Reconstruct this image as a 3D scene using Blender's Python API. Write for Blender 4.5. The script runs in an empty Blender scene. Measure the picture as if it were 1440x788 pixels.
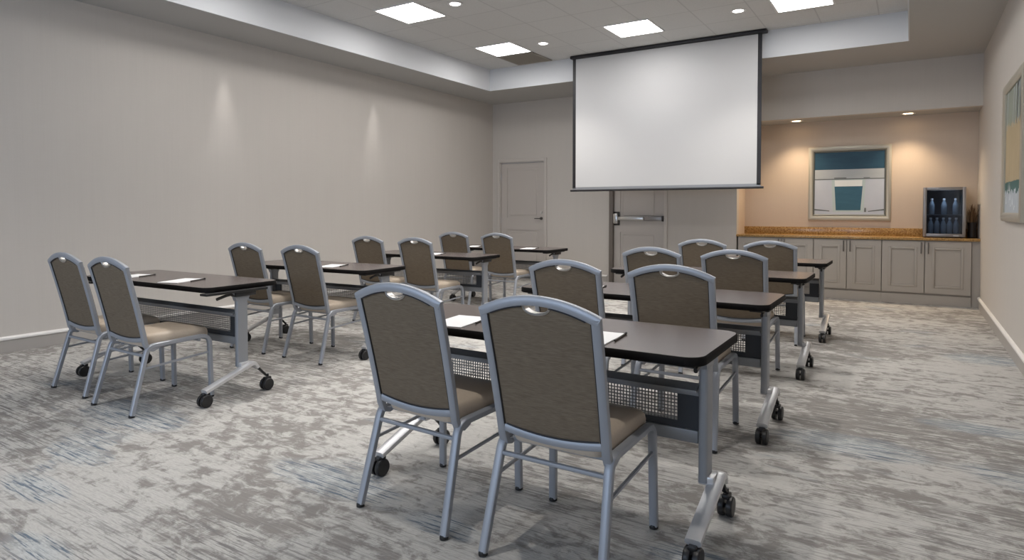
import bpy, bmesh, math, random
from mathutils import Vector, Matrix
random.seed(7)
PI = math.pi
SC = bpy.context.scene
COL = SC.collection

# ------------------------------------------------------------------ camera
cam_d = bpy.data.cameras.new('camera')
cam = bpy.data.objects.new('camera', cam_d); COL.objects.link(cam)
cam.location = (0, 0, 1.25)
cam.rotation_euler = (PI/2 - 0.0264, 0, 0.5616)
cam_d.sensor_fit = 'HORIZONTAL'; cam_d.sensor_width = 36
cam_d.lens = 36*893.1/1440
cam_d.shift_y = -75.5/1440
cam_d.clip_start = 0.05
SC.camera = cam

# ------------------------------------------------------------------ light, exposure
PANEL_E = 18.5         # ceiling panel emission
SPOT_W = 55            # soffit wall washers
NICHE_W = 80           # warm niche downlights
DOWN_W = 105            # tray downlights
DAY_W = 50            # daylight through the windows behind the camera
vs = SC.view_settings
vs.view_transform = 'Standard'; vs.look = 'None'; vs.gamma = 1.0
vs.use_curve_mapping = False
vs.exposure = 0.0
w = bpy.data.worlds.new('world'); SC.world = w; w.use_nodes = True
w.node_tree.nodes['Background'].inputs[0].default_value = (.62, .75, 1, 1)
w.node_tree.nodes['Background'].inputs[1].default_value = 1.0
SC.cycles.max_bounces = 12; SC.cycles.diffuse_bounces = 7
SC.cycles.sample_clamp_indirect = 6.0
SC.cycles.use_denoising = True

def area_light(name, loc, rot, sx, sy, watts, color):
    d = bpy.data.lights.new(name, 'AREA'); d.shape = 'RECTANGLE'
    d.size, d.size_y = sx, sy; d.energy = watts; d.color = color
    o = bpy.data.objects.new(name, d); COL.objects.link(o)
    o.location = loc; o.rotation_euler = rot
    return o
def spot_light(name, loc, watts, size, blend, color, radius=.03, rot=(0, 0, 0)):
    d = bpy.data.lights.new(name, 'SPOT'); d.energy = watts; d.color = color
    d.spot_size = size; d.spot_blend = blend; d.shadow_soft_size = radius
    o = bpy.data.objects.new(name, d); COL.objects.link(o)
    o.location = loc; o.rotation_euler = rot
    return o

# ------------------------------------------------------------------ room dimensions
XL, XR = -6.68, 0.741
YB, YN, YF = 9.94, 10.5, -2.6
H1, H2 = 3.213, 3.56
TX0, TX1, TY0, TY1 = -5.93, -0.06, -1.6, 8.74
NX0, NZ = -2.24, 2.56

# daylight enters through the two windows in the wall behind the camera
for wx in (-4.6, -1.6):
    area_light('window_daylight', (wx, YF + .03, 1.7), (PI/2, 0, 0), 1.5, 1.5, DAY_W, (.66, .80, 1))

# ------------------------------------------------------------------ material helpers
def rgb(r, g, b):
    f = lambda c: (c/255/12.92) if c/255 <= .04045 else ((c/255 + .055)/1.055)**2.4
    return (f(r), f(g), f(b), 1)
def mat(name, col, rough=.6, metal=0, spec=.5, **kw):
    m = bpy.data.materials.new(name); m.use_nodes = True
    b = m.node_tree.nodes['Principled BSDF']
    b.inputs['Base Color'].default_value = col if len(col) == 4 else (*col, 1)
    b.inputs['Roughness'].default_value = rough
    b.inputs['Metallic'].default_value = metal
    b.inputs['Specular IOR Level'].default_value = spec
    return m
class NT:
    def __init__(s, m): s.m = m; s.t = m.node_tree; s.b = s.t.nodes['Principled BSDF']
    def n(s, typ, **kw):
        x = s.t.nodes.new(typ)
        for k, v in kw.items():
            if k.startswith('i_'): x.inputs[k[2:].replace('_', ' ')].default_value = v
            else: setattr(x, k, v)
        return x
    def l(s, a, b): s.t.links.new(a, b)
    def coords(s, scale=(1, 1, 1), kind='Object', loc=(0, 0, 0), rot=(0, 0, 0)):
        tc = s.n('ShaderNodeTexCoord'); mp = s.n('ShaderNodeMapping')
        mp.inputs['Scale'].default_value = scale; mp.inputs['Location'].default_value = loc
        mp.inputs['Rotation'].default_value = rot
        s.l(tc.outputs[kind], mp.inputs[0]); return mp.outputs[0]
    def noise(s, vec, scale=1, detail=2, rough=.5, dist=0):
        x = s.n('ShaderNodeTexNoise'); x.inputs['Scale'].default_value = scale
        x.inputs['Detail'].default_value = detail; x.inputs['Roughness'].default_value = rough
        x.inputs['Distortion'].default_value = dist
        s.l(vec, x.inputs['Vector']); return x.outputs['Fac']
    def ramp(s, fac, stops):
        x = s.n('ShaderNodeValToRGB'); e = x.color_ramp.elements
        while len(e) < len(stops): e.new(.5)
        for i, (p, c) in enumerate(stops): e[i].position = p; e[i].color = c if len(c) == 4 else (*c, 1)
        s.l(fac, x.inputs[0]); return x.outputs[0]
    def mix(s, fac, a, b, blend='MIX'):
        x = s.n('ShaderNodeMix'); x.data_type = 'RGBA'; x.blend_type = blend
        for sock, v in ((x.inputs[0], fac), (x.inputs[6], a), (x.inputs[7], b)):
            if hasattr(v, 'links'): s.l(v, sock)
            elif isinstance(v, (int, float)): sock.default_value = v
            else: sock.default_value = v if len(v) == 4 else (*v, 1)
        return x.outputs[2]
    def math(s, op, a, b=0):
        x = s.n('ShaderNodeMath'); x.operation = op
        for sock, v in ((x.inputs[0], a), (x.inputs[1], b)):
            if hasattr(v, 'links'): s.l(v, sock)
            else: sock.default_value = v
        return x.outputs[0]
    def bump(s, h, strength=.2, dist=.01):
        x = s.n('ShaderNodeBump'); x.inputs['Strength'].default_value = strength
        x.inputs['Distance'].default_value = dist
        s.l(h, x.inputs['Height']); s.l(x.outputs[0], s.b.inputs['Normal'])
    def color(s, c): s.l(c, s.b.inputs['Base Color'])
G = lambda v: (v, v, v, 1)

M = {}
# wall vinyl with fine vertical stripes
def wall_mat(name, base, along):
    m = mat(name, base, .62, spec=.3); t = NT(m)
    sc = (26, 26, .5)
    v = t.mix(.4, t.noise(t.coords(sc), 4, 3, .6), t.noise(t.coords((1.2, 1.2, 45)), 4, 2, .6))
    v2 = t.noise(t.coords((9, 9, .12)), 1.3, 2)
    c = t.mix(t.ramp(v, [(.3, G(0)), (.7, G(1))]), tuple(x*.975 for x in base[:3]), tuple(min(1, x*1.025) for x in base[:3]))
    c = t.mix(t.ramp(v2, [(.35, G(0)), (.65, G(.35))]), c, tuple(x*1.03 for x in base[:3]))
    t.color(c); t.bump(v, .12, .004)
    return m
M['wall'] = wall_mat('wall_vinyl', (.565, .53, .492, 1), 'y')
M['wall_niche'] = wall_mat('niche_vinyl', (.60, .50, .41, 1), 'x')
M['soffit'] = mat('soffit_paint', (.45, .445, .435, 1), .7, spec=.25)
M['tray_face'] = mat('tray_edge_lit_paint', (.66, .675, .70, 1), .7, spec=.2)  # same paint as the soffit, with the light on the edge coloured in
t = NT(M['soffit']); t.bump(t.noise(t.coords(), 160, 2), .06, .002)
t = NT(M['tray_face']); t.bump(t.noise(t.coords(), 160, 2), .06, .002)
# acoustic tiles, 0.62 m grid with flush joints
m = M['tile'] = mat('ceiling_tile', (.46, .45, .435, 1), .85, spec=.1); t = NT(m)
tc = t.n('ShaderNodeTexCoord'); sep = t.n('ShaderNodeSeparateXYZ'); t.l(tc.outputs['Object'], sep.inputs[0])
def joint(sock, off):
    a = t.math('ADD', sock, off); a = t.math('DIVIDE', a, .62); a = t.math('FRACT', t.math('ADD', a, 50.0))
    a = t.math('ABSOLUTE', t.math('SUBTRACT', a, .5)); return t.math('GREATER_THAN', a, .488)
jx = joint(sep.outputs[0], 5.32); jy = joint(sep.outputs[1], -8.04)
j = t.math('MAXIMUM', jx, jy)
fi = t.noise(t.coords(), 190, 3, .7)
# each tile a touch different
vx = t.n('ShaderNodeTexWhiteNoise'); vx.noise_dimensions = '2D'
cm = t.n('ShaderNodeCombineXYZ')
t.l(t.math('FLOOR', t.math('DIVIDE', t.math('ADD', sep.outputs[0], 5.32), .62)), cm.inputs[0])
t.l(t.math('FLOOR', t.math('DIVIDE', t.math('ADD', sep.outputs[1], -8.04), .62)), cm.inputs[1])
t.l(cm.outputs[0], vx.inputs[0])
c = t.mix(t.ramp(fi, [(.35, G(0)), (.6, G(1))]), (.56, .56, .555), (.65, .65, .645))
c = t.mix(t.math('MULTIPLY', vx.outputs[0], .25), c, (.55, .55, .545))
c = t.mix(j, c, (.50, .50, .50)); t.color(c); t.bump(fi, .15, .003)

BLUE = [(-2.25, 2.02, .45, .16), (-4.0, 2.02, .55, .22), (-3.33, 1.25, .3, .10), (-2.7, 1.02, .25, .08), (-.26, 3.78, .42, .20), (.35, 4.45, .35, .14), (.55, 6.55, .35, .25), (-.62, 2.22, .22, .12), (-3.6, 1.55, .3, .12), (-1.55, 1.95, .2, .08)]
# carpet: loop pile streaked along x with grey blotches and blue flecks
m = M['carpet'] = mat('carpet', (.35, .33, .3, 1), .95, spec=.05); t = NT(m)
big = t.noise(t.coords((.8, 1.3, 1)), 1.0, 3, .55, .3)
mid = t.noise(t.coords((5.2, 8.0, 1), loc=(3, 1, 0)), 1.5, 9, .70, .5)
streak = t.noise(t.coords((3.6, 85, 1)), 1.0, 4, .68)
streak2 = t.noise(t.coords((1.6, 30, 1), loc=(2, 7, 0)), 1.0, 3, .6)
fine = t.noise(t.coords((26, 150, 1)), 1.0, 2, .7)
bl_mask = t.noise(t.coords((.85, 1.35, 1), loc=(11.4, 4.2, 0)), 1.15, 3, .55, .3)
stretch_mask = t.noise(t.coords((.55, .8, 1), loc=(-3, 8, 0)), 1.0, 3, .55)
light, dark = (.52, .507, .482), (.255, .240, .226)
f = t.math('ADD', t.math('MULTIPLY', big, .55), t.math('MULTIPLY', mid, .9))
f = t.math('ADD', f, t.math('MULTIPLY', streak2, .22))
base = t.mix(t.ramp(f, [(.765, G(1)), (.815, G(.55)), (.875, G(0))]), light, dark)
smk = t.ramp(stretch_mask, [(.44, G(.18)), (.58, G(1))])
stf = t.math('MULTIPLY', t.ramp(streak, [(.42, G(1)), (.48, G(0))]), smk)
base = t.mix(stf, base, (.205, .197, .192))
st2 = t.math('MULTIPLY', t.ramp(streak, [(.54, G(0)), (.61, G(1))]), smk)
base = t.mix(t.math('MULTIPLY', st2, .6), base, (.55, .535, .50))
# blue flecked patches
xy = t.n('ShaderNodeTexCoord'); sp = t.n('ShaderNodeSeparateXYZ'); t.l(xy.outputs['Object'], sp.inputs[0])
acc = t.math('MULTIPLY', t.ramp(bl_mask, [(.60, G(0)), (.72, G(1))]), .7)
for cx, cy, rx, ry in BLUE:
    u = t.math('DIVIDE', t.math('SUBTRACT', sp.outputs[0], cx), rx); v_ = t.math('DIVIDE', t.math('SUBTRACT', sp.outputs[1], cy), ry)
    dd = t.math('ADD', t.math('MULTIPLY', u, u), t.math('MULTIPLY', v_, v_))
    k_ = t.math('SUBTRACT', 1.0, dd); k_.node.use_clamp = True
    acc = t.math('MAXIMUM', acc, k_)
base = t.mix(t.math('MULTIPLY', acc, .45), base, (.50, .55, .575))
bn = t.noise(t.coords((4.0, 85, 1), loc=(5, 5, 0)), 1, 4, .65)
blf = t.math('MULTIPLY', t.ramp(acc, [(.05, G(0)), (.45, G(1))]), t.ramp(bn, [(.53, G(0)), (.575, G(1))]))
base = t.mix(t.math('MULTIPLY', blf, .9), base, (.11, .15, .20))
base = t.mix(t.math('MULTIPLY', t.ramp(fine, [(.35, G(1)), (.6, G(0))]), .3), base, (.26, .25, .24))
t.color(base); t.bump(t.math('ADD', fine, t.math('MULTIPLY', streak, .6)), .45, .008)

M['base_trim'] = mat('baseboard_paint', (.40, .375, .35, 1), .5)
M['base_bead'] = mat('baseboard_bead', (.80, .78, .75, 1), .45)
M['door'] = mat('door_paint', (.52, .48, .445, 1), .45)
M['door_frame'] = mat('door_frame_paint', (.57, .53, .49, 1), .45)
M['jamb_vent_dark'] = mat('jamb_shade_vent_brown', (.17, .145, .125, 1), .5)  # brown for the painted jamb shade, also the vent backing
M['steel'] = mat('brushed_steel', (.60, .59, .57, 1), .3, 1)
M['dark_metal'] = mat('dark_metal', (.06, .055, .05, 1), .4, .6)
M['silver'] = mat('silver_frame_paint', (.37, .39, .43, 1), .45, .4)
M['silver_leg'] = mat('silver_table_paint', (.31, .325, .35, 1), .45, .4)
M['foot_silver'] = mat('cast_foot_silver', (.66, .66, .67, 1), .38, .5)
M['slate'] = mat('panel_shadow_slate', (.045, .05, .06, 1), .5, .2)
M['rail'] = mat('panel_rail_grey', (.30, .31, .325, 1), .45, .4)
M['perf'] = mat('perforated_steel', (.22, .225, .235, 1), .4, .6)
M['black'] = mat('black_plastic', (.012, .012, .013, 1), .42)
M['rubber'] = mat('black_rubber', (.02, .02, .022, 1), .6)
M['edge'] = mat('black_edge_band', (.007, .006, .006, 1), .7, spec=.12)
m = M['laminate'] = mat('taupe_laminate', (.155, .128, .118, 1), .24, spec=.7); t = NT(m)
lam = t.noise(t.coords((2.5, 30, 2.5)), 4, 5, .65)
t.color(t.mix(t.ramp(lam, [(.3, G(0)), (.7, G(1))]), (.088, .070, .066), (.125, .103, .098)))
m = M['fabric'] = mat('woven_back_fabric', (.10, .085, .07, 1), .75, spec=.25); t = NT(m)
wv = t.noise(t.coords((26, 26, 480)), 1, 2, .6)
t.color(t.mix(t.ramp(wv, [(.3, G(0)), (.7, G(1))]), (.142, .108, .074), (.215, .172, .124)))
t.bump(wv, .25, .002)
m = M['vinyl'] = mat('tan_seat_vinyl', (.27, .205, .150, 1), .45, spec=.4); t = NT(m)
vn = t.noise(t.coords(), 90, 3); t.color(t.mix(vn, (.49, .41, .325), (.56, .475, .385))); t.bump(vn, .1, .002)
M['piping'] = mat('black_piping', (.02, .02, .024, 1), .5)
M['paper'] = mat('paper_white', (.82, .82, .83, 1), .7)
M['screen'] = mat('matte_screen_white', (.57, .57, .575, 1), .8, spec=.2)
M['screen_black'] = mat('screen_border_black', (.012, .011, .014, 1), .5)
M['cab'] = mat('cabinet_paint', (.41, .375, .335, 1), .45)
M['handle_dark'] = mat('dark_nickel', (.16, .15, .14, 1), .35, .9)
m = M['granite'] = mat('gold_granite', (.3, .18, .08, 1), .18); t = NT(m)
g1 = t.noise(t.coords(), 55, 6, .75); g2 = t.noise(t.coords(), 12, 4, .6)
gc = t.ramp(g1, [(.30, (.05, .028, .01)), (.43, (.27, .145, .045)), (.56, (.50, .31, .11)), (.72, (.66, .50, .26))])
t.color(t.mix(t.ramp(g2, [(.4, G(0)), (.65, G(.4))]), gc, (.24, .13, .045)))
M['frame_gold'] = mat('champagne_picture_frame', (.46, .43, .36, 1), .38, .35)
M['frame_liner'] = mat('dark_frame_liner', (.14, .15, .14, 1), .5)
M['fridge'] = mat('cooler_grey', (.30, .28, .27, 1), .35, .6)
M['fridge_in'] = mat('cooler_dark_liner', (.010, .013, .028, 1), .5)
M['bottle'] = mat('blue_water_bottle', (.30, .38, .46, 1), .2)
M['bottle_cap'] = mat('white_bottle_cap', (.8, .82, .85, 1), .4)
M['reed'] = mat('dried_reed', (.20, .11, .05, 1), .8)
M['pot'] = mat('dark_pot', (.03, .018, .012, 1), .5)
M['vent'] = mat('vent_taupe', (.26, .235, .20, 1), .6)
M['trim_white'] = mat('white_light_trim', (.75, .75, .75, 1), .5)
M['baffle'] = mat('taupe_baffle', (.36, .34, .32, 1), .6)
def emit(name, col, e):
    m = bpy.data.materials.new(name); m.use_nodes = True
    nt = m.node_tree; nt.nodes.clear()
    o = nt.nodes.new('ShaderNodeOutputMaterial'); x = nt.nodes.new('ShaderNodeEmission')
    x.inputs[0].default_value = (*col, 1); x.inputs[1].default_value = e
    nt.links.new(x.outputs[0], o.inputs[0]); return m
M['led'] = emit('led_diffuser', (1, .972, .945), PANEL_E)
M['bulb'] = emit('downlight_lens', (1, .96, .90), 14)
M['warm_bulb'] = emit('warm_downlight_lens', (1, .72, .42), 14)
m = M['glass'] = bpy.data.materials.new('cooler_glass'); m.use_nodes = True
nt = m.node_tree; nt.nodes.clear()
o_ = nt.nodes.new('ShaderNodeOutputMaterial'); mx = nt.nodes.new('ShaderNodeMixShader')
tr = nt.nodes.new('ShaderNodeBsdfTransparent'); tr.inputs[0].default_value = (.66, .70, .76, 1)
gl = nt.nodes.new('ShaderNodeBsdfGlossy'); gl.inputs['Roughness'].default_value = .03
fr = nt.nodes.new('ShaderNodeFresnel')
nt.links.new(fr.outputs[0], mx.inputs[0]); nt.links.new(tr.outputs[0], mx.inputs[1]); nt.links.new(gl.outputs[0], mx.inputs[2])
nt.links.new(mx.outputs[0], o_.inputs[0])
m = M['window_glass'] = mat('window_glass', (.8, .9, 1, 1), .05)
m.node_tree.nodes['Principled BSDF'].inputs['Transmission Weight'].default_value = 1.0
M['curtain'] = mat('white_curtain', (.75, .75, .74, 1), .8)

# ------------------------------------------------------------------ mesh helpers
def NB(): return bmesh.new()
def obj(name, bm, ms, parent=None, loc=None, sharp=38, smooth=True):
    bmesh.ops.recalc_face_normals(bm, faces=bm.faces[:])
    if smooth:
        for f in bm.faces: f.smooth = True
        ca = math.radians(sharp)
        for e in bm.edges:
            if len(e.link_faces) == 2 and e.calc_face_angle(0) > ca: e.smooth = False
    me = bpy.data.meshes.new(name); bm.to_mesh(me); bm.free()
    for x in (ms if isinstance(ms, (list, tuple)) else [ms]): me.materials.append(M[x])
    o = bpy.data.objects.new(name, me); COL.objects.link(o)
    if parent is not None: o.parent = parent
    if loc: o.location = loc
    return o
def box(bm, lo, hi, bev=0, mi=0, seg=2):
    c = [(a+b)/2 for a, b in zip(lo, hi)]; s = [abs(b-a) for a, b in zip(lo, hi)]
    r = bmesh.ops.create_cube(bm, size=1, matrix=Matrix.Translation(c) @ Matrix.Diagonal((*s, 1)))
    vs_ = r['verts']; fs = {f for v in vs_ for f in v.link_faces}
    for f in fs: f.material_index = mi
    if bev > 0:
        es = list({e for v in vs_ for e in v.link_edges})
        rr = bmesh.ops.bevel(bm, geom=es, offset=bev, segments=seg, profile=.5, affect='EDGES')
        for f in rr['faces']: f.material_index = mi
def prism(bm, pts, axis, a, b, mi=0):
    """closed outline pts (u,v) extruded along an axis between a and b"""
    def P(u, v, k): return {'x': (k, u, v), 'y': (u, k, v), 'z': (u, v, k)}[axis]
    A = [bm.verts.new(P(u, v, a)) for u, v in pts]; B = [bm.verts.new(P(u, v, b)) for u, v in pts]
    n = len(pts); fs = [bm.faces.new(A), bm.faces.new(B[::-1])]
    for i in range(n): fs.append(bm.faces.new((A[i], A[(i+1) % n], B[(i+1) % n], B[i])))
    for f in fs: f.material_index = mi
def rrect(x0, y0, x1, y1, r, n=6):
    out = []
    for cx, cy, a0 in ((x1-r, y1-r, 0), (x0+r, y1-r, PI/2), (x0+r, y0+r, PI), (x1-r, y0+r, 1.5*PI)):
        for i in range(n+1):
            a = a0 + PI/2*i/n; out.append((cx + r*math.cos(a), cy + r*math.sin(a)))
    return out
def oval(w_, h_, n=12, p=2.6):
    out = []
    for i in range(n):
        a = 2*PI*i/n; c, s = math.cos(a), math.sin(a)
        out.append((w_/2*math.copysign(abs(c)**(2/p), c), h_/2*math.copysign(abs(s)**(2/p), s)))
    return out
def sweep(bm, path, prof, side, mi=0, caps=True):
    """sweep a closed profile (u along 'side', v along side x tangent) down a path; side is kept as near as possible to the given vector"""
    path = [Vector(p) for p in path]; rings = []
    for i, p in enumerate(path):
        t_ = (path[min(i+1, len(path)-1)] - path[max(i-1, 0)]).normalized()
        s = Vector(side(i) if callable(side) else side); s = (s - t_*s.dot(t_)).normalized(); v = t_.cross(s)
        pr = prof(i) if callable(prof) else prof
        rings.append([bm.verts.new(p + s*a + v*b) for a, b in pr])
    n = len(rings[0]); fs = []
    for A, B in zip(rings, rings[1:]):
        for i in range(n): fs.append(bm.faces.new((A[i], A[(i+1) % n], B[(i+1) % n], B[i])))
    if caps: fs += [bm.faces.new(rings[0][::-1]), bm.faces.new(rings[-1])]
    for f in fs: f.material_index = mi
def fillet(pts, r, n=6):
    pts = [Vector(p) for p in pts]; out = [pts[0]]
    for i in range(1, len(pts)-1):
        a, b, c = pts[i-1], pts[i], pts[i+1]
        d1, d2 = (a-b).normalized(), (c-b).normalized(); ang = d1.angle(d2)
        L = min(r/math.tan(ang/2), (a-b).length*.49, (c-b).length*.49)
        p1, p2 = b+d1*L, b+d2*L
        for k in range(n+1):
            t_ = k/n; out.append(p1*(1-t_)**2 + b*2*t_*(1-t_) + p2*t_*t_)
    out.append(pts[-1]); return out
def lathe(bm, prof, c=(0, 0, 0), axis='z', n=20, mi=0):
    rings = []
    for r, h in prof:
        ring = []
        for i in range(n):
            a = 2*PI*i/n; u, v = r*math.cos(a), r*math.sin(a)
            q = {'z': (u, v, h), 'x': (h, u, v), 'y': (u, h, v)}[axis]
            ring.append(bm.verts.new((c[0]+q[0], c[1]+q[1], c[2]+q[2])))
        rings.append(ring)
    fs = []
    for A, B in zip(rings, rings[1:]):
        for i in range(n): fs.append(bm.faces.new((A[i], A[(i+1) % n], B[(i+1) % n], B[i])))
    fs += [bm.faces.new(rings[0][::-1]), bm.faces.new(rings[-1])]
    for f in fs: f.material_index = mi
def tag(o, label, cat, group=None, kind=None):
    o['label'] = label
    if cat: o['category'] = cat
    if group: o['group'] = group
    if kind: o['kind'] = kind
    return o
def thing(name, label, cat, loc=(0, 0, 0), rz=0, group=None, kind=None):
    o = bpy.data.objects.new(name, None); COL.objects.link(o)
    o.location = loc; o.rotation_euler = (0, 0, rz); o.empty_display_size = .1
    return tag(o, label, cat, group, kind)
def dup(root, loc, rz, label):
    def cp(o, par):
        c = o.copy(); COL.objects.link(c); c.parent = par
        for ch in kids[o.name]: cp(ch, c)
        return c
    kids = {}
    def collect(o):
        kids[o.name] = list(o.children)
        for ch in kids[o.name]: collect(ch)
    collect(root)
    r = cp(root, None); r.location = loc; r.rotation_euler = (0, 0, rz); r['label'] = label
    return r

# ------------------------------------------------------------------ room shell
bm = NB(); box(bm, (XL-.12, YF-.12, -.1), (XR+.12, YN+.12, 0))
tag(obj('floor', bm, 'carpet'), 'grey and beige streaked carpet with blue flecks covering the floor', 'floor', kind='structure')
T = .12
bm = NB(); box(bm, (XL-T, YF-T, 0), (XL, YB+T, H2+.3))
tag(obj('wall_left', bm, 'wall'), 'long plain beige wall on the left', 'wall', kind='structure')
bm = NB(); box(bm, (XR, YF-T, 0), (XR+T, YN+T, H2+.3))
tag(obj('wall_right', bm, 'wall'), 'beige wall on the right with the picture on it', 'wall', kind='structure')
# back wall with two door openings
D1 = (-6.535, -5.55, 2.135); D2 = (-4.285, -3.345, 2.135)
bm = NB()
box(bm, (XL, YB, 0), (D1[0], YB+T, H2+.3)); box(bm, (D1[0], YB, D1[2]), (D1[1], YB+T, H2+.3))
box(bm, (D1[1], YB, 0), (D2[0], YB+T, H2+.3)); box(bm, (D2[0], YB, D2[2]), (D2[1], YB+T, H2+.3))
box(bm, (D2[1], YB, 0), (NX0, YB+T, H2+.3))
tag(obj('wall_back', bm, 'wall'), 'beige back wall holding the two grey doors', 'wall', kind='structure')
bm = NB(); box(bm, (NX0, YB, NZ), (XR, YB+T, H2+.3))
tag(obj('wall_header', bm, 'wall'), 'beige wall band above the open counter niche', 'wall', kind='structure')
bm = NB(); box(bm, (NX0-.12, YB+T, 0), (NX0, YN+T, NZ+.1))
tag(obj('wall_niche_left', bm, 'wall_niche'), 'narrow warm lit left side wall of the counter niche', 'wall', kind='structure')
bm = NB(); box(bm, (NX0, YN, 0), (XR, YN+T, NZ+.1))
tag(obj('wall_niche_back', bm, 'wall_niche'), 'warm lit back wall of the counter niche', 'wall', kind='structure')
bm = NB(); box(bm, (NX0, YB+T, NZ), (XR, YN, NZ+.1))
tag(obj('ceiling_niche', bm, 'soffit'), 'low warm lit ceiling of the counter niche', 'ceiling', kind='structure')
# rear wall behind the camera with two window openings
bm = NB(); xs = [XL, -5.35, -3.85, -2.35, -.85, XR]
for i in range(5):
    if i in (1, 3):
        box(bm, (xs[i], YF-T, 0), (xs[i+1], YF, .95)); box(bm, (xs[i], YF-T, 2.45), (xs[i+1], YF, H2+.3))
    else: box(bm, (xs[i], YF-T, 0), (xs[i+1], YF, H2+.3))
tag(obj('wall_rear', bm, 'wall'), 'beige wall with two windows behind the camera', 'wall', kind='structure')
for i, (a, b) in enumerate(((xs[1], xs[2]), (xs[3], xs[4]))):
    wt = thing('window_%d' % (i+1), 'window in the wall behind the camera, %s of the two' % ('farther left' if i == 0 else 'farther right'), 'window', ((a+b)/2, YF-.06, .95), kind='structure')
    bm = NB(); hw = (b-a)/2
    for lo, hi in (((-hw, -.04, 0), (-hw+.05, .04, 1.5)), ((hw-.05, -.04, 0), (hw, .04, 1.5)), ((-hw+.05, -.04, 0), (hw-.05, .04, .05)), ((-hw+.05, -.04, 1.45), (hw-.05, .04, 1.5)), ((-.02, -.03, .05), (.02, .03, 1.45))):
        box(bm, lo, hi, .004)
    obj('window_frame', bm, 'trim_white', wt)
    bm = NB(); box(bm, (-hw+.05, -.005, .05), (hw-.05, .005, 1.45)); obj('window_pane', bm, 'window_glass', wt)

# tray ceiling and soffit
bm = NB(); box(bm, (TX0, TY0, H2), (TX1, TY1, H2+.06))
tag(obj('ceiling', bm, 'tile'), 'raised grey acoustic tile ceiling inside the tray', 'ceiling', kind='structure')
bm = NB()
for lo, hi in (((XL, YF, H1), (TX0-.012, YB, H2+.06)), ((TX1+.012, YF, H1), (XR, YB, H2+.06)), ((TX0-.012, TY1+.012, H1), (TX1+.012, YB, H2+.06)), ((TX0-.012, YF, H1), (TX1+.012, TY0-.012, H2+.06))):
    box(bm, lo, hi)
tag(obj('ceiling_soffit', bm, 'soffit'), 'lower painted ceiling border around the raised tray', 'ceiling', kind='structure')
bm = NB(); z0, z1 = H1-.004, H2
for lo, hi in (((TX0-.012, TY0-.012, z0), (TX0, TY1+.012, z1)), ((TX1, TY0-.012, z0), (TX1+.012, TY1+.012, z1)), ((TX0, TY1, z0), (TX1, TY1+.012, z1)), ((TX0, TY0-.012, z0), (TX1, TY0, z1))):
    box(bm, lo, hi)
tag(obj('trim_1', bm, 'tray_face'), 'white vertical edge around the raised ceiling tray', 'trim', kind='structure')

# baseboards
def baseboard(name, label, pts_boxes):
    bm = NB()
    for axis, a, b, wall, sgn in pts_boxes:
        d0, d1, d2 = wall, wall + sgn*.014, wall + sgn*.024
        prof = [(d0, 0), (d1, 0), (d1, .108), (d2, .114), (d2, .128), (d1, .138), (d0, .142)]
        prism(bm, prof, axis, a, b)
    for f in bm.faces:
        if f.calc_center_median().z > .11: f.material_index = 1
    tag(obj(name, bm, ['base_trim', 'base_bead'], sharp=25), label, 'baseboard', kind='structure')
baseboard('baseboard_left', 'pale topped baseboard along the left wall', [('y', YF, YB, XL, 1)])
baseboard('baseboard_right', 'pale baseboard along the right wall', [('y', YF, YB-.002, XR, -1)])
baseboard('baseboard_back', 'pale baseboard along the back wall between the doors', [('x', D1[1]+.06, D2[0]-.06, YB, -1), ('x', D2[1]+.06, NX0, YB, -1)])

# ------------------------------------------------------------------ doors
def make_door(name, label, D, hinge_left):
    x0, x1, zt = D; cx = (x0+x1)/2; hw = (x1-x0)/2
    d = thing(name, label, 'door', (cx, YB, 0), kind='structure')
    bm = NB(); fw = .045
    # casing proud of the wall plus reveal inside the opening
    for lo, hi in (((-hw-.035, -.022, 0), (-hw+.02, -.001, zt+.045)), ((hw-.02, -.022, 0), (hw+.035, -.001, zt+.045)), ((-hw+.02, -.022, zt-.012), (hw-.02, -.001, zt+.045))):
        box(bm, lo, hi, .004)
    for lo, hi in (((-hw, 0, 0), (-hw+.025, .11, zt)), ((hw-.025, 0, 0), (hw, .11, zt)), ((-hw+.025, 0, zt-.025), (hw-.025, .11, zt))):
        box(bm, lo, hi)
    obj('door_frame', bm, 'door_frame', d)
    bm = NB(); L = hw-.029; y0 = .035
    # leaf as stiles, rails and two recessed moulded panels
    st = .125; rails = (.012, .22, .875, 1.10, 2.02, zt-.03)
    box(bm, (-L, y0, .012), (-L+st, y0+.045, zt-.03)); box(bm, (L-st, y0, .012), (L, y0+.045, zt-.03))
    for a, b in ((rails[0], rails[1]), (rails[2], rails[3]), (rails[4], rails[5])): box(bm, (-L+st, y0, a), (L-st, y0+.045, b))
    for a, b in ((rails[1], rails[2]), (rails[3], rails[4])):
        box(bm, (-L+st, y0+.014, a), (L-st, y0+.04, b))
        box(bm, (-L+st+.045, y0+.005, a+.045), (L-st-.045, y0+.02, b-.045), .009, seg=1)
    obj('door_leaf', bm, 'door', d)
    for k, hz in enumerate((.3, 1.05, 1.85)):
        bm = NB(); lathe(bm, [(.009, -.05), (.009, .05)], (-L-.004, y0-.006, hz), n=10); obj('hinge', bm, 'steel', d)
    return d, L, y0
d1, L, y0 = make_door('door_1', 'closed two panel grey door in the left corner with lever handle', D1, True)
bm = NB(); lathe(bm, [(.028, 0), (.028, -.012), (.012, -.014), (.012, -.05)], (L-.07, y0, 1.09), 'y', 16)
sweep(bm, fillet([(L-.07, y0-.05, 1.09), (L-.17, y0-.052, 1.088), (L-.185, y0-.045, 1.086)], .01), oval(.016, .02), (0, 0, 1))
obj('door_handle', bm, 'handle_dark', d1)
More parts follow.
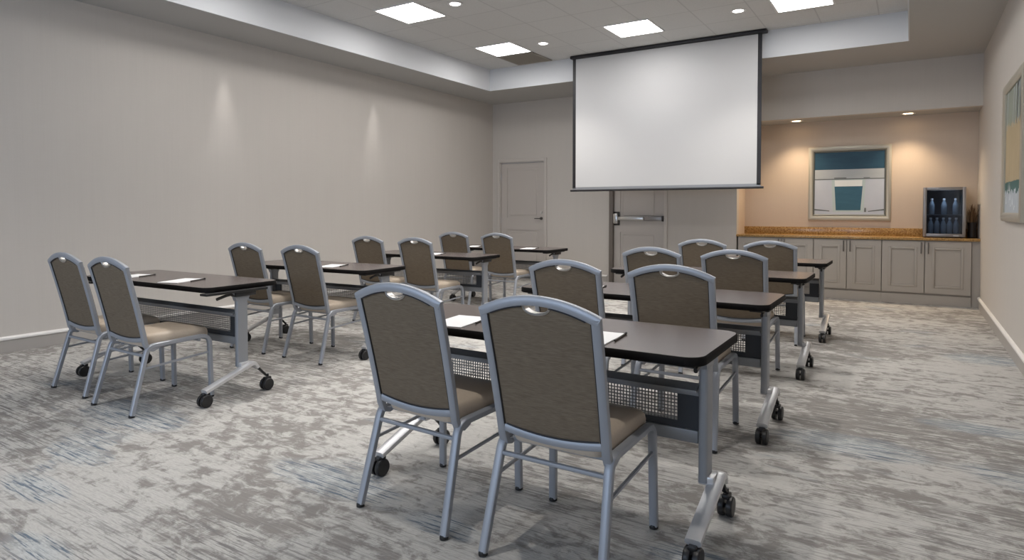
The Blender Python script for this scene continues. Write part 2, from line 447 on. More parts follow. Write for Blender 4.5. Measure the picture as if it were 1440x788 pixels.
bm = NB(); lathe(bm, [(.024, 0), (.022, -.012)], (L-.07, y0, 1.2), 'y', 16); obj('door_lock', bm, 'steel', d1)
d2, L, y0 = make_door('door_2', 'closed grey exit door with push bar below the projection screen', D2, False)
bm = NB(); box(bm, (-L-.055, -.024, .012), (-L+.012, y0+.002, 2.1), .002); obj('jamb_shade_strip', bm, 'jamb_vent_dark', d2)  # added dark strip standing in for shade on the left jamb
pb = bpy.data.objects.new('push_bar', None); COL.objects.link(pb); pb.parent = d2; pb.location = (0, y0, 1.10)
pb['label'] = 'steel panic push bar'
bm = NB(); box(bm, (-L+.02, -.075, -.085), (-L+.10, 0, .085), .016); obj('latch_case', bm, 'steel', pb)
bm = NB(); box(bm, (-L+.012, -.012, -.115), (-L+.115, -.0, .115), .01); obj('latch_plate', bm, 'dark_metal', pb)
bm = NB(); box(bm, (-L+.10, -.07, -.028), (.11, -.012, .034), .012); obj('touch_bar', bm, 'steel', pb)
bm = NB(); box(bm, (.115, -.05, -.036), (L-.03, 0, .040), .008); obj('bar_rail', bm, 'fridge', pb)
bm = NB(); box(bm, (L-.03, -.055, -.042), (L-.005, 0, .046), .006); obj('end_cap', bm, 'dark_metal', pb)

# ------------------------------------------------------------------ ceiling lights and vent
def make_panel():
    r = thing('ceiling_light', 'p', 'ceiling light', group='square ceiling light panels')
    bm = NB(); a, b = .305, .285
    for lo, hi in (((-a, -a, -.010), (-b, a, .0)), ((b, -a, -.010), (a, a, .0)), ((-b, -a, -.010), (b, -b, .0)), ((-b, b, -.010), (b, a, .0))): box(bm, lo, hi)
    obj('frame', bm, 'trim_white', r)
    bm = NB(); box(bm, (-b, -b, -.006), (b, b, -.001)); df = obj('diffuser', bm, 'led', r)
    return r
px = {-5.01: 'left', -3.03: 'middle', -1.06: 'right'}
proto = None
PL = {(-5.01, 5.73): 'lit square ceiling panel nearest the left edge, close to the top of the photo',
      (-5.01, 7.73): 'lit square ceiling panel touching the brown air vent',
      (-3.03, 7.73): 'lit square ceiling panel above the left half of the projection screen',
      (-1.06, 7.70): 'lit square ceiling panel cut by the top edge, right of the projection screen top'}
for (x, y) in list(PL) + [(x, y) for y in (5.73, 3.73) for x in px if (x, y) not in PL]:
    lab = PL.get((x, y), 'square ceiling panel out of view in the %s row overhead' % px[x])
    if proto is None: proto = make_panel(); proto.location = (x, y, H2); proto['label'] = lab
    else: dup(proto, (x, y, H2), 0, lab)
def make_down(name, group, lens):
    r = thing(name, 'd', 'downlight', group=group)
    bm = NB(); lathe(bm, [(.060, -.001), (.088, -.001), (.090, -.006), (.064, -.008), (.060, -.004)], n=28); 
    obj('trim_ring', bm, 'trim_white', r)
    bm = NB(); lathe(bm, [(.059, -.0045), (.059, -.0015)], n=24); obj('lens', bm, lens, r)
    return r
dl = make_down('downlight', 'round downlights in the raised ceiling', 'bulb')
DL = {(-4.365, 5.74): 'small round downlight right of the square panel at the top left',
      (-4.365, 7.75): 'small round downlight above the air vent and its square panel',
      (-1.738, 7.69): 'small round downlight left of the square panel cut by the top edge'}
first = True
OUT = {(x, y): 'small round downlight out of view in the %s column overhead' % ('left' if x < -3 else 'right') for x, y in ((-1.738, 5.74), (-1.738, 3.73), (-4.365, 3.73), (-1.738, 1.73), (-4.365, 1.73))}
for (x, y), lab in list(DL.items()) + list(OUT.items()):
    if first: dl.location = (x, y, H2); dl['label'] = lab; first = False
    else: dup(dl, (x, y, H2), 0, lab)
    spot_light('downlight_beam', (x, y, H2-.03), DOWN_W, math.radians(105), .8, (1, .95, .89), .05)
dn = make_down('niche_downlight', 'warm downlights above the counter', 'warm_bulb')
dn.location = (-1.458, 10.2, NZ); dn['label'] = 'warm round downlight in the niche ceiling left of the framed panel'
dup(dn, (-.06, 10.2, NZ), 0, 'warm round downlight in the niche ceiling towards the drinks cooler')
for x in (-1.458, -.06):
    spot_light('niche_beam', (x, 10.2, NZ-.03), NICHE_W, math.radians(120), .9, (1, .78, .54), .05, rot=(math.radians(-14), 0, 0))
# baffled wall washers recessed in the left soffit border
wash = thing('wall_washer', 'w', 'downlight', group='baffled wall washers along the left wall')
bm = NB(); lathe(bm, [(.040, -.001), (.052, -.001), (.054, -.003), (.042, -.004)], n=24); obj('trim_ring', bm, 'soffit', wash)
bm = NB(); lathe(bm, [(.041, -.0025), (.041, -.001)], n=24); obj('baffle', bm, 'baffle', wash)
WX = -6.565
for i, y in enumerate((4.43, 6.81, 2.05)):
    lab = 'flush wall washer casting the %s bright patch on the left wall' % ('middle', 'farthest', 'nearest')[i]
    if i == 0: wash.location = (WX, y, H1); wash['label'] = lab
    else: dup(wash, (WX, y, H1), 0, lab)
    spot_light('wall_washer_beam', (WX, y, H1-.03), SPOT_W, math.radians(30), 1.0, (1, .965, .945), .02)
vt = thing('air_vent', 'brown slatted air return grille beside the ceiling light panel', 'vent', (-5.03, 8.37, H2))
bm = NB(); a, b = .305, .275
for lo, hi in (((-a, -a, -.012), (-b, a, 0)), ((b, -a, -.012), (a, a, 0)), ((-b, -a, -.012), (b, -b, 0)), ((-b, b, -.012), (b, a, 0))): box(bm, lo, hi)
obj('vent_frame', bm, 'vent', vt)
bm = NB(); box(bm, (-b, -b, -.003), (b, b, -.001)); obj('backing', bm, 'jamb_vent_dark', vt)
bm = NB()
for i in range(22):
    y = -b + (i+.5)*2*b/22
    prism(bm, [(y-.008, -.003), (y+.004, -.013), (y+.007, -.011), (y-.004, -.003)], 'x', -b, b)
obj('slats', bm, 'vent', vt)

# ------------------------------------------------------------------ projection screen
SX0, SX1, SY, SZ0 = -4.36, -1.655, 8.66, 1.525
sc_ = thing('projection_screen', 'large white pull-down projection screen with black borders hanging from the ceiling', 'projection screen', ((SX0+SX1)/2, SY, SZ0))
hw = (SX1-SX0)/2; hh = H2 - SZ0
bm = NB(); box(bm, (-hw+.045, -.003, .06), (hw-.045, .003, hh-.05)); obj('screen_fabric', bm, 'screen', sc_)
for a in (-hw, hw-.05):
    bm = NB(); box(bm, (a, -.0045, .045), (a+.05, .0045, hh-.035)); obj('black_border', bm, 'screen_black', sc_)
bm = NB(); box(bm, (-hw, -.0045, .02), (hw, .0045, .062)); obj('lower_border', bm, 'rail', sc_)
bm = NB(); sweep(bm, [(-hw-.035, 0, .012), (hw+.035, 0, .012)], oval(.034, .03), (0, 1, 0)); obj('weight_bar', bm, 'screen_black', sc_)
bm = NB(); box(bm, (-hw-.03, -.05, hh-.045), (hw+.06, .05, hh-.001), .01); obj('housing', bm, 'screen_black', sc_)

# ------------------------------------------------------------------ niche: cabinets, counter, framed panel, cooler
DX = [-2.04, -1.603, -1.178, -.757, -.337, .152, .655]
CZ = .845
def panel_door(bm, x0, x1, z0, z1, y):
    fr = .082
    box(bm, (x0, y, z0), (x0+fr, y+.02, z1)); box(bm, (x1-fr, y, z0), (x1, y+.02, z1))
    box(bm, (x0+fr, y, z0), (x1-fr, y+.02, z0+fr)); box(bm, (x0+fr, y, z1-fr), (x1-fr, y+.02, z1))
    box(bm, (x0+fr, y+.013, z0+fr), (x1-fr, y+.019, z1-fr))
    # raised moulding ring just inside the frame
    a = fr-.006; k = .030
    for lo, hi in (((x0+a, z0+a), (x0+a+k, z1-a)), ((x1-a-k, z0+a), (x1-a, z1-a)), ((x0+a+k, z0+a), (x1-a-k, z0+a+k)), ((x0+a+k, z1-a-k), (x1-a-k, z1-a))):
        box(bm, (lo[0], y-.008, lo[1]), (hi[0], y+.012, hi[1]), .005, seg=2)
labs = ['painted two door base cabinet at the left end of the counter', 'painted two door base cabinet in the middle below the framed panel', 'painted two door base cabinet at the right end below the drinks cooler']
for i in range(3):
    x0, xm, x1 = DX[2*i:2*i+3]
    if i == 0: x0 = NX0 + .02
    cb = thing('base_cabinet', labs[i], 'cabinet', ((x0+x1)/2, YB, 0), group='base cabinets under the granite counter')
    c = (x0+x1)/2
    bm = NB(); box(bm, (x0-c+.001, .034, .125), (x1-c-.001, YN-YB-.005, CZ)); obj('carcass', bm, 'cab', cb)
    bm = NB(); box(bm, (x0-c+.001, .012, 0), (x1-c-.001, YN-YB-.005, .124)); obj('plinth', bm, 'cab', cb)
    x0d = DX[0] if i else DX[0] - .12
    for (a, b, hs) in ((x0 if i else x0, xm, 1), (xm, x1, -1)):
        bm = NB(); panel_door(bm, a-c+.005, b-c-.005, .150, CZ-.012, 0)
        dr = obj('cabinet_door', bm, 'cab', cb)
        hx = (b-c-.04) if hs == 1 else (a-c+.04)
        bm = NB(); sweep(bm, fillet([(hx, 0, .675), (hx, -.03, .675), (hx, -.03, .815), (hx, 0, .815)], .012), oval(.013, .012, 10), (1, 0, 0))
        obj('handle', bm, 'handle_dark', dr)
bm = NB(); box(bm, (.657, YB+.03, 0), (XR, YN, CZ))
tag(obj('trim_2', bm, 'cab'), 'narrow painted filler between the cabinets and right wall', 'trim', kind='structure')
bm = NB(); box(bm, (NX0, YB-.03, CZ), (XR-.002, YN-.002, CZ+.034), .006)
tag(obj('countertop', bm, 'granite'), 'brown gold granite countertop running across the niche', 'countertop')
bm = NB(); box(bm, (NX0, YN-.022, CZ+.034), (XR-.002, YN-.002, CZ+.142), .003); tag(obj('backsplash', bm, 'granite'), 'low granite backsplash strip standing at the back of the countertop', 'backsplash')

def frame_ring(bm, w_, h_, fw, y0, y1, mi=0):
    """mitred frame of outer size w x h facing -y, stepped profile"""
    prof = [(0, y1), (0, y0+.008), (fw*.3, y0), (fw*.75, y0+.006), (fw, y0+.016), (fw, y1)]
    rings = []
    for d, y in prof:
        a, b = w_/2-d, h_/2-d
        rings.append([bm.verts.new(p) for p in ((-a, y, -b), (a, y, -b), (a, y, b), (-a, y, b))])
    for A, B in zip(rings, rings[1:] + rings[:1]):
        for i in range(4):
            f = bm.faces.new((A[i], A[(i+1) % 4], B[(i+1) % 4], B[i])); f.material_index = mi
def flat_poly(bm, pts, y, mi):
    f = bm.faces.new([bm.verts.new((x, y, z)) for x, z in pts]); f.material_index = mi
    return f
def art_mat(name, c1, c2, sc=(1, 1, 1)):
    m = mat(name, c1, .5, spec=.4); t = NT(m)
    t.color(t.mix(t.noise(t.coords(sc), 3, 4, .6), c1, c2)); M[name] = m
art_mat('art_blue', (.010, .045, .09, 1), (.025, .09, .14, 1), (1.5, 1, 7))
art_mat('art_grey', (.36, .40, .43, 1), (.46, .50, .54, 1), (1, 1, 4))
art_mat('art_line', (.10, .12, .13, 1), (.17, .19, .20, 1))
art_mat('art_white', (.46, .51, .60, 1), (.56, .61, .70, 1))
art_mat('art_bright', (.85, .88, .90, 1), (.75, .80, .82, 1))
art_mat('art_teal', (.022, .085, .14, 1), (.05, .15, .22, 1), (1, 1, 5))
art_mat('art_pane', (.45, .55, .58, 1), (.5, .6, .62, 1))
pic = thing('framed_picture', 'framed panel of flat blue and white shapes hung above the granite counter', 'picture', (-.785, YN, 1.635), group='framed pictures')
bm = NB(); frame_ring(bm, 1.072, 1.085, .062, -.04, -.004); obj('picture_frame', bm, 'frame_gold', pic)
bm = NB(); frame_ring(bm, .950, .963, .025, -.028, -.006); obj('frame_liner', bm, 'frame_liner', pic)
bm = NB(); hw_, hh_ = .455, .462  # flat coloured shapes layered inside the frame
box(bm, (-hw_-.01, -.012, -hh_-.01), (hw_+.01, -.006, hh_+.01), mi=3)
Yp = -.0125
def q(x0, z0, x1, z1, mi, dy=0): flat_poly(bm, [(x0, z0), (x1, z0), (x1, z1), (x0, z1)], Yp-dy, mi)
q(-hw_, .205, hw_, hh_, 0); q(-hw_, .065, hw_, .205, 1); q(-hw_, .055, hw_, .07, 2, .0003)
flat_poly(bm, [(-.225, .055), (.215, .055), (.195, -.42), (-.205, -.42)], Yp-.0003, 6)
flat_poly(bm, [(-.185, .045), (.175, .045), (.17, -.045), (-.18, -.045)], Yp-.0006, 4)
flat_poly(bm, [(-.185, -.045), (.18, -.045), (.155, -.395), (-.165, -.395)], Yp-.0006, 5)
flat_poly(bm, [(-hw_, -.375), (-.25, -.40), (-.25, -.412), (-hw_, -.395)], Yp-.0003, 2)
flat_poly(bm, [(hw_, -.375), (.25, -.405), (.25, -.417), (hw_, -.395)], Yp-.0003, 2)
flat_poly(bm, [(.205, -.36), (.225, -.36), (.228, -.42), (.2, -.42)], Yp-.0006, 2)
q(-.19, .072, -.03, .085, 2, .0006); q(.19, .072, .27, .082, 2, .0006)
obj('picture_face', bm, ['art_blue', 'art_grey', 'art_line', 'art_white', 'art_bright', 'art_teal', 'art_pane'], pic, smooth=False)

art_mat('art_sage', (.20, .24, .20, 1), (.33, .36, .30, 1), (2, 2, 1))
art_mat('art_sand', (.36, .29, .17, 1), (.50, .40, .25, 1), (2, 2, 1))
art_mat('art_green', (.01, .075, .075, 1), (.03, .15, .14, 1), (6, 6, 3))
art_mat('art_sea', (.36, .42, .48, 1), (.58, .62, .66, 1), (5, 5, 3))
pc2 = thing('framed_picture', 'framed coastal picture hung on the right wall, cut by the edge of the photo', 'picture', (XR, 6.86, 1.765), PI/2, 'framed pictures')
# local x runs along +y (world), local -y points into the room after rotation by 90 deg: flip with rz = -90
pc2.rotation_euler = (0, 0, PI/2)
pc2.rotation_euler = (0, 0, -PI/2)
W2, H2p = 1.24, 1.235
bm = NB(); frame_ring(bm, W2, H2p, .075, -.04, -.004); obj('picture_frame', bm, 'frame_gold', pc2)
bm = NB(); a, b = W2/2-.07, H2p/2-.07
box(bm, (-a-.005, -.012, -b-.005), (a+.005, -.006, b+.005), mi=0)
Yp = -.0125
def wavy(za, zb, mi, dy, amp, seed):
    rnd = random.Random(seed); n = 40
    up = [(a - 2*a*i/n, zb + amp*(rnd.random()-.5)) for i in range(n+1)]
    flat_poly(bm, [(-a, za), (a, za)] + up, Yp-dy, mi)
wavy(-b, b, 0, 0, 0, 1); wavy(-b, .24, 1, .0003, .05, 2); wavy(-b, -.27, 2, .0006, .01, 3); wavy(-b, -.36, 3, .0009, .06, 4)
rnd = random.Random(5)
for i in range(9):
    x = rnd.uniform(-a+.03, a-.2); flat_poly(bm, [(x, .2), (x+.02, .2), (x+.10, b), (x+.06, b)], Yp-.0012, 4)
for i in range(16):
    x = rnd.uniform(-a+.02, a-.05); z = rnd.uniform(-b+.03, -.34); h = rnd.uniform(.02, .12)
    flat_poly(bm, [(x, z), (x+.03, z), (x+.02, z+h)], Yp-.0012, 5)
obj('picture_face', bm, ['art_sage', 'art_sand', 'art_green', 'art_sea', 'art_grey', 'art_bright'], pc2, smooth=False)

# glass door drinks cooler
FZ = CZ+.034
fr_ = thing('drinks_cooler', 'small grey glass door drinks cooler standing on the granite counter', 'cooler', (.362, 10.06, FZ))
hw, dp, ht = .232, .36, .665
bm = NB()
box(bm, (-hw, .03, .015), (-hw+.03, dp, ht)); box(bm, (hw-.03, .03, .015), (hw, dp, ht))
box(bm, (-hw+.03, .03, .015), (hw-.03, dp, .05)); box(bm, (-hw+.03, .03, ht-.035), (hw-.03, dp, ht)); box(bm, (-hw+.03, dp-.03, .05), (hw-.03, dp, ht-.035), mi=1)
obj('cooler_body', bm, ['pot', 'fridge_in'], fr_)
for z in (.30,):
    bm = NB()
    for i in range(14): 
        x = -hw+.035 + i*(2*hw-.07)/13; box(bm, (x-.002, .05, z), (x+.002, dp-.035, z+.004))
    box(bm, (-hw+.03, .05, z-.002), (hw-.03, .056, z+.006)); obj('shelf', bm, 'rail', fr_)
bm = NB(); f_ = .037
for lo, hi in (((-hw, 0, .012), (-hw+f_, .028, ht)), ((hw-f_, 0, .012), (hw, .028, ht)), ((-hw+f_, 0, .012), (hw-f_, .028, .012+f_+.005)), ((-hw+f_, 0, ht-f_), (hw-f_, .028, ht))): box(bm, lo, hi, .004)
cd = obj('cooler_door', bm, 'fridge', fr_)
bm = NB(); box(bm, (-hw+f_, .011, .05), (hw-f_, .016, ht-f_)); obj('glass', bm, 'glass', cd)
bm = NB(); box(bm, (.10, -.003, .022), (.16, 0, .036)); obj('badge', bm, 'steel', cd)
bm = NB()
for sx in (-1, 1):
    for y in (.06, dp-.04): lathe(bm, [(.015, 0), (.015, .016)], (sx*(hw-.03), y, 0), n=10)
obj('rubber_feet', bm, 'rubber', fr_)
# bottles inside
def bottle_bm(h, r):
    bm = NB(); lathe(bm, [(r*.9, 0), (r, .008), (r, h*.55), (r*.93, h*.62), (r*.55, h*.80), (r*.36, h*.86), (r*.36, h*.90)], n=16); return bm
bt = thing('water_bottle', 'b', 'bottle', group='bottles in the drinks cooler')
obj('bottle_body', bottle_bm(.21, .032), 'bottle', bt)
bm = NB(); lathe(bm, [(.015, .188), (.015, .21), (.012, .213)], n=14); obj('bottle_cap', bm, 'bottle_cap', bt)
bp = []
for i, x in enumerate((-.135, 0, .125)): bp.append((x, .12, .307, ('left', 'middle', 'right')[i] + ' bottle on the upper shelf of the drinks cooler'))
for i, x in enumerate((-.145, -.075, -.005, .065, .135)): bp.append((x, .12, .052, ('leftmost', 'second from left', 'middle', 'second from right', 'rightmost')[i] + ' bottle in the bottom row of the drinks cooler'))
for i, (x, y, z, lab) in enumerate(bp):
    lc = (.362+x, 10.06+y, FZ+z)
    if i == 0: bt.location = lc; bt['label'] = lab
    else: dup(bt, lc, 0, lab)
d = bpy.data.lights.new('cooler_lamp', 'AREA'); d.energy = .8; d.color = (.8, .9, 1); d.size = .3; d.shape = 'RECTANGLE'; d.size_y = .05
o = bpy.data.objects.new('cooler_lamp', d); COL.objects.link(o); o.location = (.362, 10.06+.05, FZ+ht-.045); o.rotation_euler = (math.radians(-20), 0, 0)

# dried reeds in the corner
rd = thing('dried_reeds', 'bundle of dark brown dried reeds in the corner right of the cooler', 'dried reeds', (.672, 10.24, FZ))
bm = NB(); lathe(bm, [(.042, 0), (.050, .01), (.044, .12), (.052, .20), (.049, .203)], n=18); obj('pot', bm, 'pot', rd)
bm = NB(); rnd = random.Random(3)
for i in range(70):
    a = rnd.uniform(0, 2*PI); r0 = rnd.uniform(0, .03); h = rnd.uniform(.28, .45); lean = rnd.uniform(0, .085)
    p0 = Vector((r0*math.cos(a), r0*math.sin(a), .17)); p2 = Vector(((r0+lean)*math.cos(a)*.75, (r0+lean)*math.sin(a), h)); p1 = (p0+p2)/2 + Vector((0, 0, .03))
    sweep(bm, [p0, p1, p2], lambda k: oval((.009, .011, .002)[k], .002, 4), (math.sin(a), -math.cos(a), 0))
rs = obj('reeds', bm, 'reed', rd)

# ------------------------------------------------------------------ banquet chair
# local frame: x across, y forward (towards the table), origin on the floor below the rear feet
def chair_y(z): return .098 - .112*((z-.42)/.485)**1.12 if z > .42 else .098
def half_w(z): return .207 + .010*max(0, (z-.42)/.485)
ZC, ZA = .895, .945            # upper corner and arch apex of the back frame
def arch(x): 
    k = abs(x)/half_w(ZC); return ZA - (ZA-ZC)*(k**2.0)
def low(x): 
    k = abs(x)/.2; return .466 - .020*(1-k*k)
def make_chair():
    c = thing('banquet_chair', 'c', 'chair', group='banquet chairs')
    tube = oval(.034, .028, 12, 3.4)
    for s in (-1, 1):
        # rear leg with its bend, front leg with its bend, rail between
        R0 = (s*.232, 0, .012); RT = (s*.214, .108, .408); FT = (s*.218, .508, .418); F0 = (s*.224, .515, .012)
        path = fillet([R0, RT, FT, F0], .065, 8)
        k1, k2 = 9, 10
        rear, rail, front = path[:k1+1], path[k1:k2+1], path[k2:]
        for nm, p in (('leg', rear), ('leg', front)):
            bm = NB(); sweep(bm, p, tube, (1, 0, 0)); lg = obj(nm, bm, 'silver', c)
            foot = R0 if p is rear else F0
            bm = NB(); lathe(bm, [(.012, 0), (.0175, .003), (.0175, .012), (.015, .018)], (foot[0], foot[1], 0), n=12); obj('glide', bm, 'black', lg)
        bm = NB(); sweep(bm, rail, tube, (1, 0, 0)); obj('seat_rail', bm, 'silver', c)
        bm = NB(); sweep(bm, [(s*.220, .075, .275), (s*.221, .505, .305)], oval(.014, .014, 10), (1, 0, 0)); obj('stretcher', bm, 'silver', c)
    bm = NB(); sweep(bm, [(-.216, .092, .352), (.216, .092, .352)], oval(.018, .018, 10), (0, 1, 0)); obj('stretcher', bm, 'silver', c)
    bm = NB(); sweep(bm, [(-.214, .15, .392), (.214, .15, .392)], oval(.02, .02, 10), (0, 1, 0)); obj('seat_support', bm, 'silver', c)
    bm = NB(); sweep(bm, [(-.216, .44, .394), (.216, .44, .394)], oval(.02, .02, 10), (0, 1, 0)); obj('seat_support', bm, 'silver', c)
    # back frame
    bm = NB(); n = 14; flat = oval(.034, .028, 12, 3.6)
    for s in (-1, 1):
        p = [(s*(half_w(.41)-.002), .175, .398), (s*half_w(.41), .140, .385), (s*half_w(.42), .112, .392)]
        for i in range(n+1):
            z = .425 + (ZC+.006-.425)*i/n; p.append((s*half_w(z), chair_y(z), z))
        sweep(bm, p, flat, (1, 0, 0))
    m_ = 20; top = []
    for i in range(m_+1):
        x = -half_w(ZC)-.012 + (2*half_w(ZC)+.024)*i/m_; z = arch(x); top.append((x, chair_y(z)-.001, z))
    sweep(bm, top, oval(.026, .036, 12, 3.6), (0, 1, 0))
    bt_ = []
    for i in range(m_+1):
        x = -.2 + .4*i/m_; z = low(x)-.014; bt_.append((x, chair_y(max(z, .42)), z))
    sweep(bm, bt_, oval(.020, .030, 12, 3.6), (0, 1, 0))
    obj('back_frame', bm, 'silver', c)
    # upholstered back pad with a handle slot
    SL = .054
    def ztop(x):
        z = arch(x) - .0165
        if abs(x) < SL: z -= .034*math.sqrt(max(0, 1-(x/SL)**2))
        return z
    xs_ = []
    W = .197
    for i in range(41): xs_.append(-W + 2*W*i/40)
    xs_ += [-SL-.0005, -SL+.0008, -SL*.9, SL+.0005, SL-.0008, SL*.9]; xs_ = sorted(set(xs_))
    nz = 14; bm = NB(); fr_g, bk_g = [], []
    for x in xs_:
        k = x/W; cf, cb_ = [], []
        for j in range(nz+1):
            zt_, zb_ = ztop(x), low(x)-.002
            z = zb_ + (zt_-zb_)*j/nz
            wz = (half_w(z)-.013)/W*1.0
            xx = k*min(half_w(z)-.012, .204)
            e = min(1, (1-abs(k))*9)*min(1, j*1.2, (nz-j)*1.2); e = max(0, e)**.5
            cf.append(bm.verts.new((xx, chair_y(z)+.010+.024*e, z)))
            cb_.append(bm.verts.new((xx, chair_y(z)-.0035-.003*e, z)))
        fr_g.append(cf); bk_g.append(cb_)
    nx = len(xs_)
    for i in range(nx-1):
        for j in range(nz):
            bm.faces.new((fr_g[i][j], fr_g[i+1][j], fr_g[i+1][j+1], fr_g[i][j+1]))
            bm.faces.new((bk_g[i][j], bk_g[i][j+1], bk_g[i+1][j+1], bk_g[i+1][j]))
        bm.faces.new((fr_g[i][0], bk_g[i][0], bk_g[i+1][0], fr_g[i+1][0]))
        bm.faces.new((fr_g[i][nz], fr_g[i+1][nz], bk_g[i+1][nz], bk_g[i][nz]))
    for j in range(nz):
        bm.faces.new((fr_g[0][j], fr_g[0][j+1], bk_g[0][j+1], bk_g[0][j]))
        bm.faces.new((fr_g[-1][j], bk_g[-1][j], bk_g[-1][j+1], fr_g[-1][j+1]))
    pad = obj('backrest', bm, 'fabric', c)
    # dark piping round the pad, seen on the rear face
    pp = []
    for i in range(nz+1):
        z = low(-W) + (arch(-W)-.018-low(-W))*i/nz; pp.append((-(min(half_w(z)-.016, .2)), chair_y(z)-.008, z))
    ol = [x for x in xs_ if -W < x < W]
    for x in ol:
        if abs(x) > SL: pp.append((x*.98, chair_y(arch(x))-.008, ztop(x)-.003))
    right = [(-x, y, z) for x, y, z in pp[:nz+1]][::-1]
    left = pp[:nz+1]; mid_ = pp[nz+1:]
    bm = NB(); pr6 = oval(.006, .006, 6, 2)
    mL = [p for p in mid_ if p[0] < 0]; mR = [p for p in mid_ if p[0] > 0]
    sweep(bm, left, pr6, (1, 0, 0)); sweep(bm, right, pr6, (1, 0, 0)); sweep(bm, mL, pr6, (0, 1, 0)); sweep(bm, mR, pr6, (0, 1, 0))
    sweep(bm, [(x*.98, chair_y(.45)-.008, low(x)+.003) for x in ol], pr6, (0, 1, 0))
    obj('piping', bm, 'piping', pad)
    # silver lip below the handle slot
    lp = []
    for i in range(17):
        x = -SL + 2*SL*i/16; zz = arch(x)-.0165-.034*math.sqrt(max(0, 1-(x/SL)**2)); lp.append((x, chair_y(.9)+.004, zz+.003))
    bm = NB(); sweep(bm, lp, oval(.036, .011, 8, 3), (0, 1, 0)); obj('handle_lip', bm, 'steel', c)
    # seat cushion
    bm = NB(); out = rrect(-.201, .105, .201, .535, .06, 7)
    lv = [(.402, .945), (.400, .975), (.412, .995), (.440, 1.0), (.458, .985), (.470, .945), (.478, .84), (.482, .5), (.483, .2)]
    rings = []
    for z, k in lv:
        ring = []
        for x, y in out:
            yy = .32 + (y-.32)*k; drop = .010*max(0, (yy-.42)/.1)**1.5 if z > .43 else 0
            ring.append(bm.verts.new((x*k*(1-.05*(1-(yy-.1)/.43)), yy, z-drop)))
        rings.append(ring)
    nn = len(out)
    for A, B in zip(rings, rings[1:]):
        for i in range(nn): bm.faces.new((A[i], A[(i+1) % nn], B[(i+1) % nn], B[i]))
    bm.faces.new(rings[0][::-1]); bm.faces.new(rings[-1])
    obj('seat', bm, 'vinyl', c, sharp=60)
    return c

CH = [  # x centre, y of the rear feet, rotation, label
 (-1.715, 1.885, -.05, 'banquet chair at the left place of the nearest right-hand table, its whole back visible'),
 (-1.062, 1.860, 0.0, 'largest banquet chair, nearest the camera, at the right place of the nearest right-hand table'),
 (-1.704, 3.29, -.01, 'banquet chair at the second right-hand table, showing between the two nearest chair backs'),
 (-1.074, 3.285, 0.0, 'banquet chair at the second right-hand table, right behind the clear end of the nearest tabletop'),
 (-1.702, 4.74, 0.0, 'banquet chair at the left place of the third right-hand table from the camera'),
 (-1.084, 4.74, .01, 'banquet chair at the right place of the third right-hand table from the camera'),
 (-1.736, 6.27, 0.0, 'banquet chair at the left place of the farthest right-hand table, below the exit door side'),
 (-1.110, 6.28, 0.0, 'banquet chair at the right place of the farthest right-hand table, in front of the cabinets'),
 (-4.845, 2.03, -.015, 'leftmost banquet chair of the room, at the nearest left-hand table'),
 (-4.175, 1.985, -.01, 'banquet chair with its tan seat in view at the nearest left-hand table'),
 (-4.955, 3.48, -.02, 'banquet chair at the left place of the second left-hand table'),
 (-4.235, 3.48, -.03, 'banquet chair at the right place of the second left-hand table'),
 (-5.050, 5.06, -.01, 'banquet chair at the left place of the third left-hand table'),
 (-4.370, 5.06, -.02, 'banquet chair at the right place of the third left-hand table'),
 (-5.030, 6.58, 0.0, 'banquet chair at the left place of the farthest left-hand table, near the corner'),
 (-4.360, 6.58, 0.0, 'banquet chair at the right place of the farthest left-hand table, before the corner door'),
]
proto = make_chair()
for i, (x, y, r, lab) in enumerate(CH):
    if i == 0: proto.location = (x, y, 0); proto.rotation_euler = (0, 0, r); proto['label'] = lab
    else: dup(proto, (x, y, 0), r, lab)

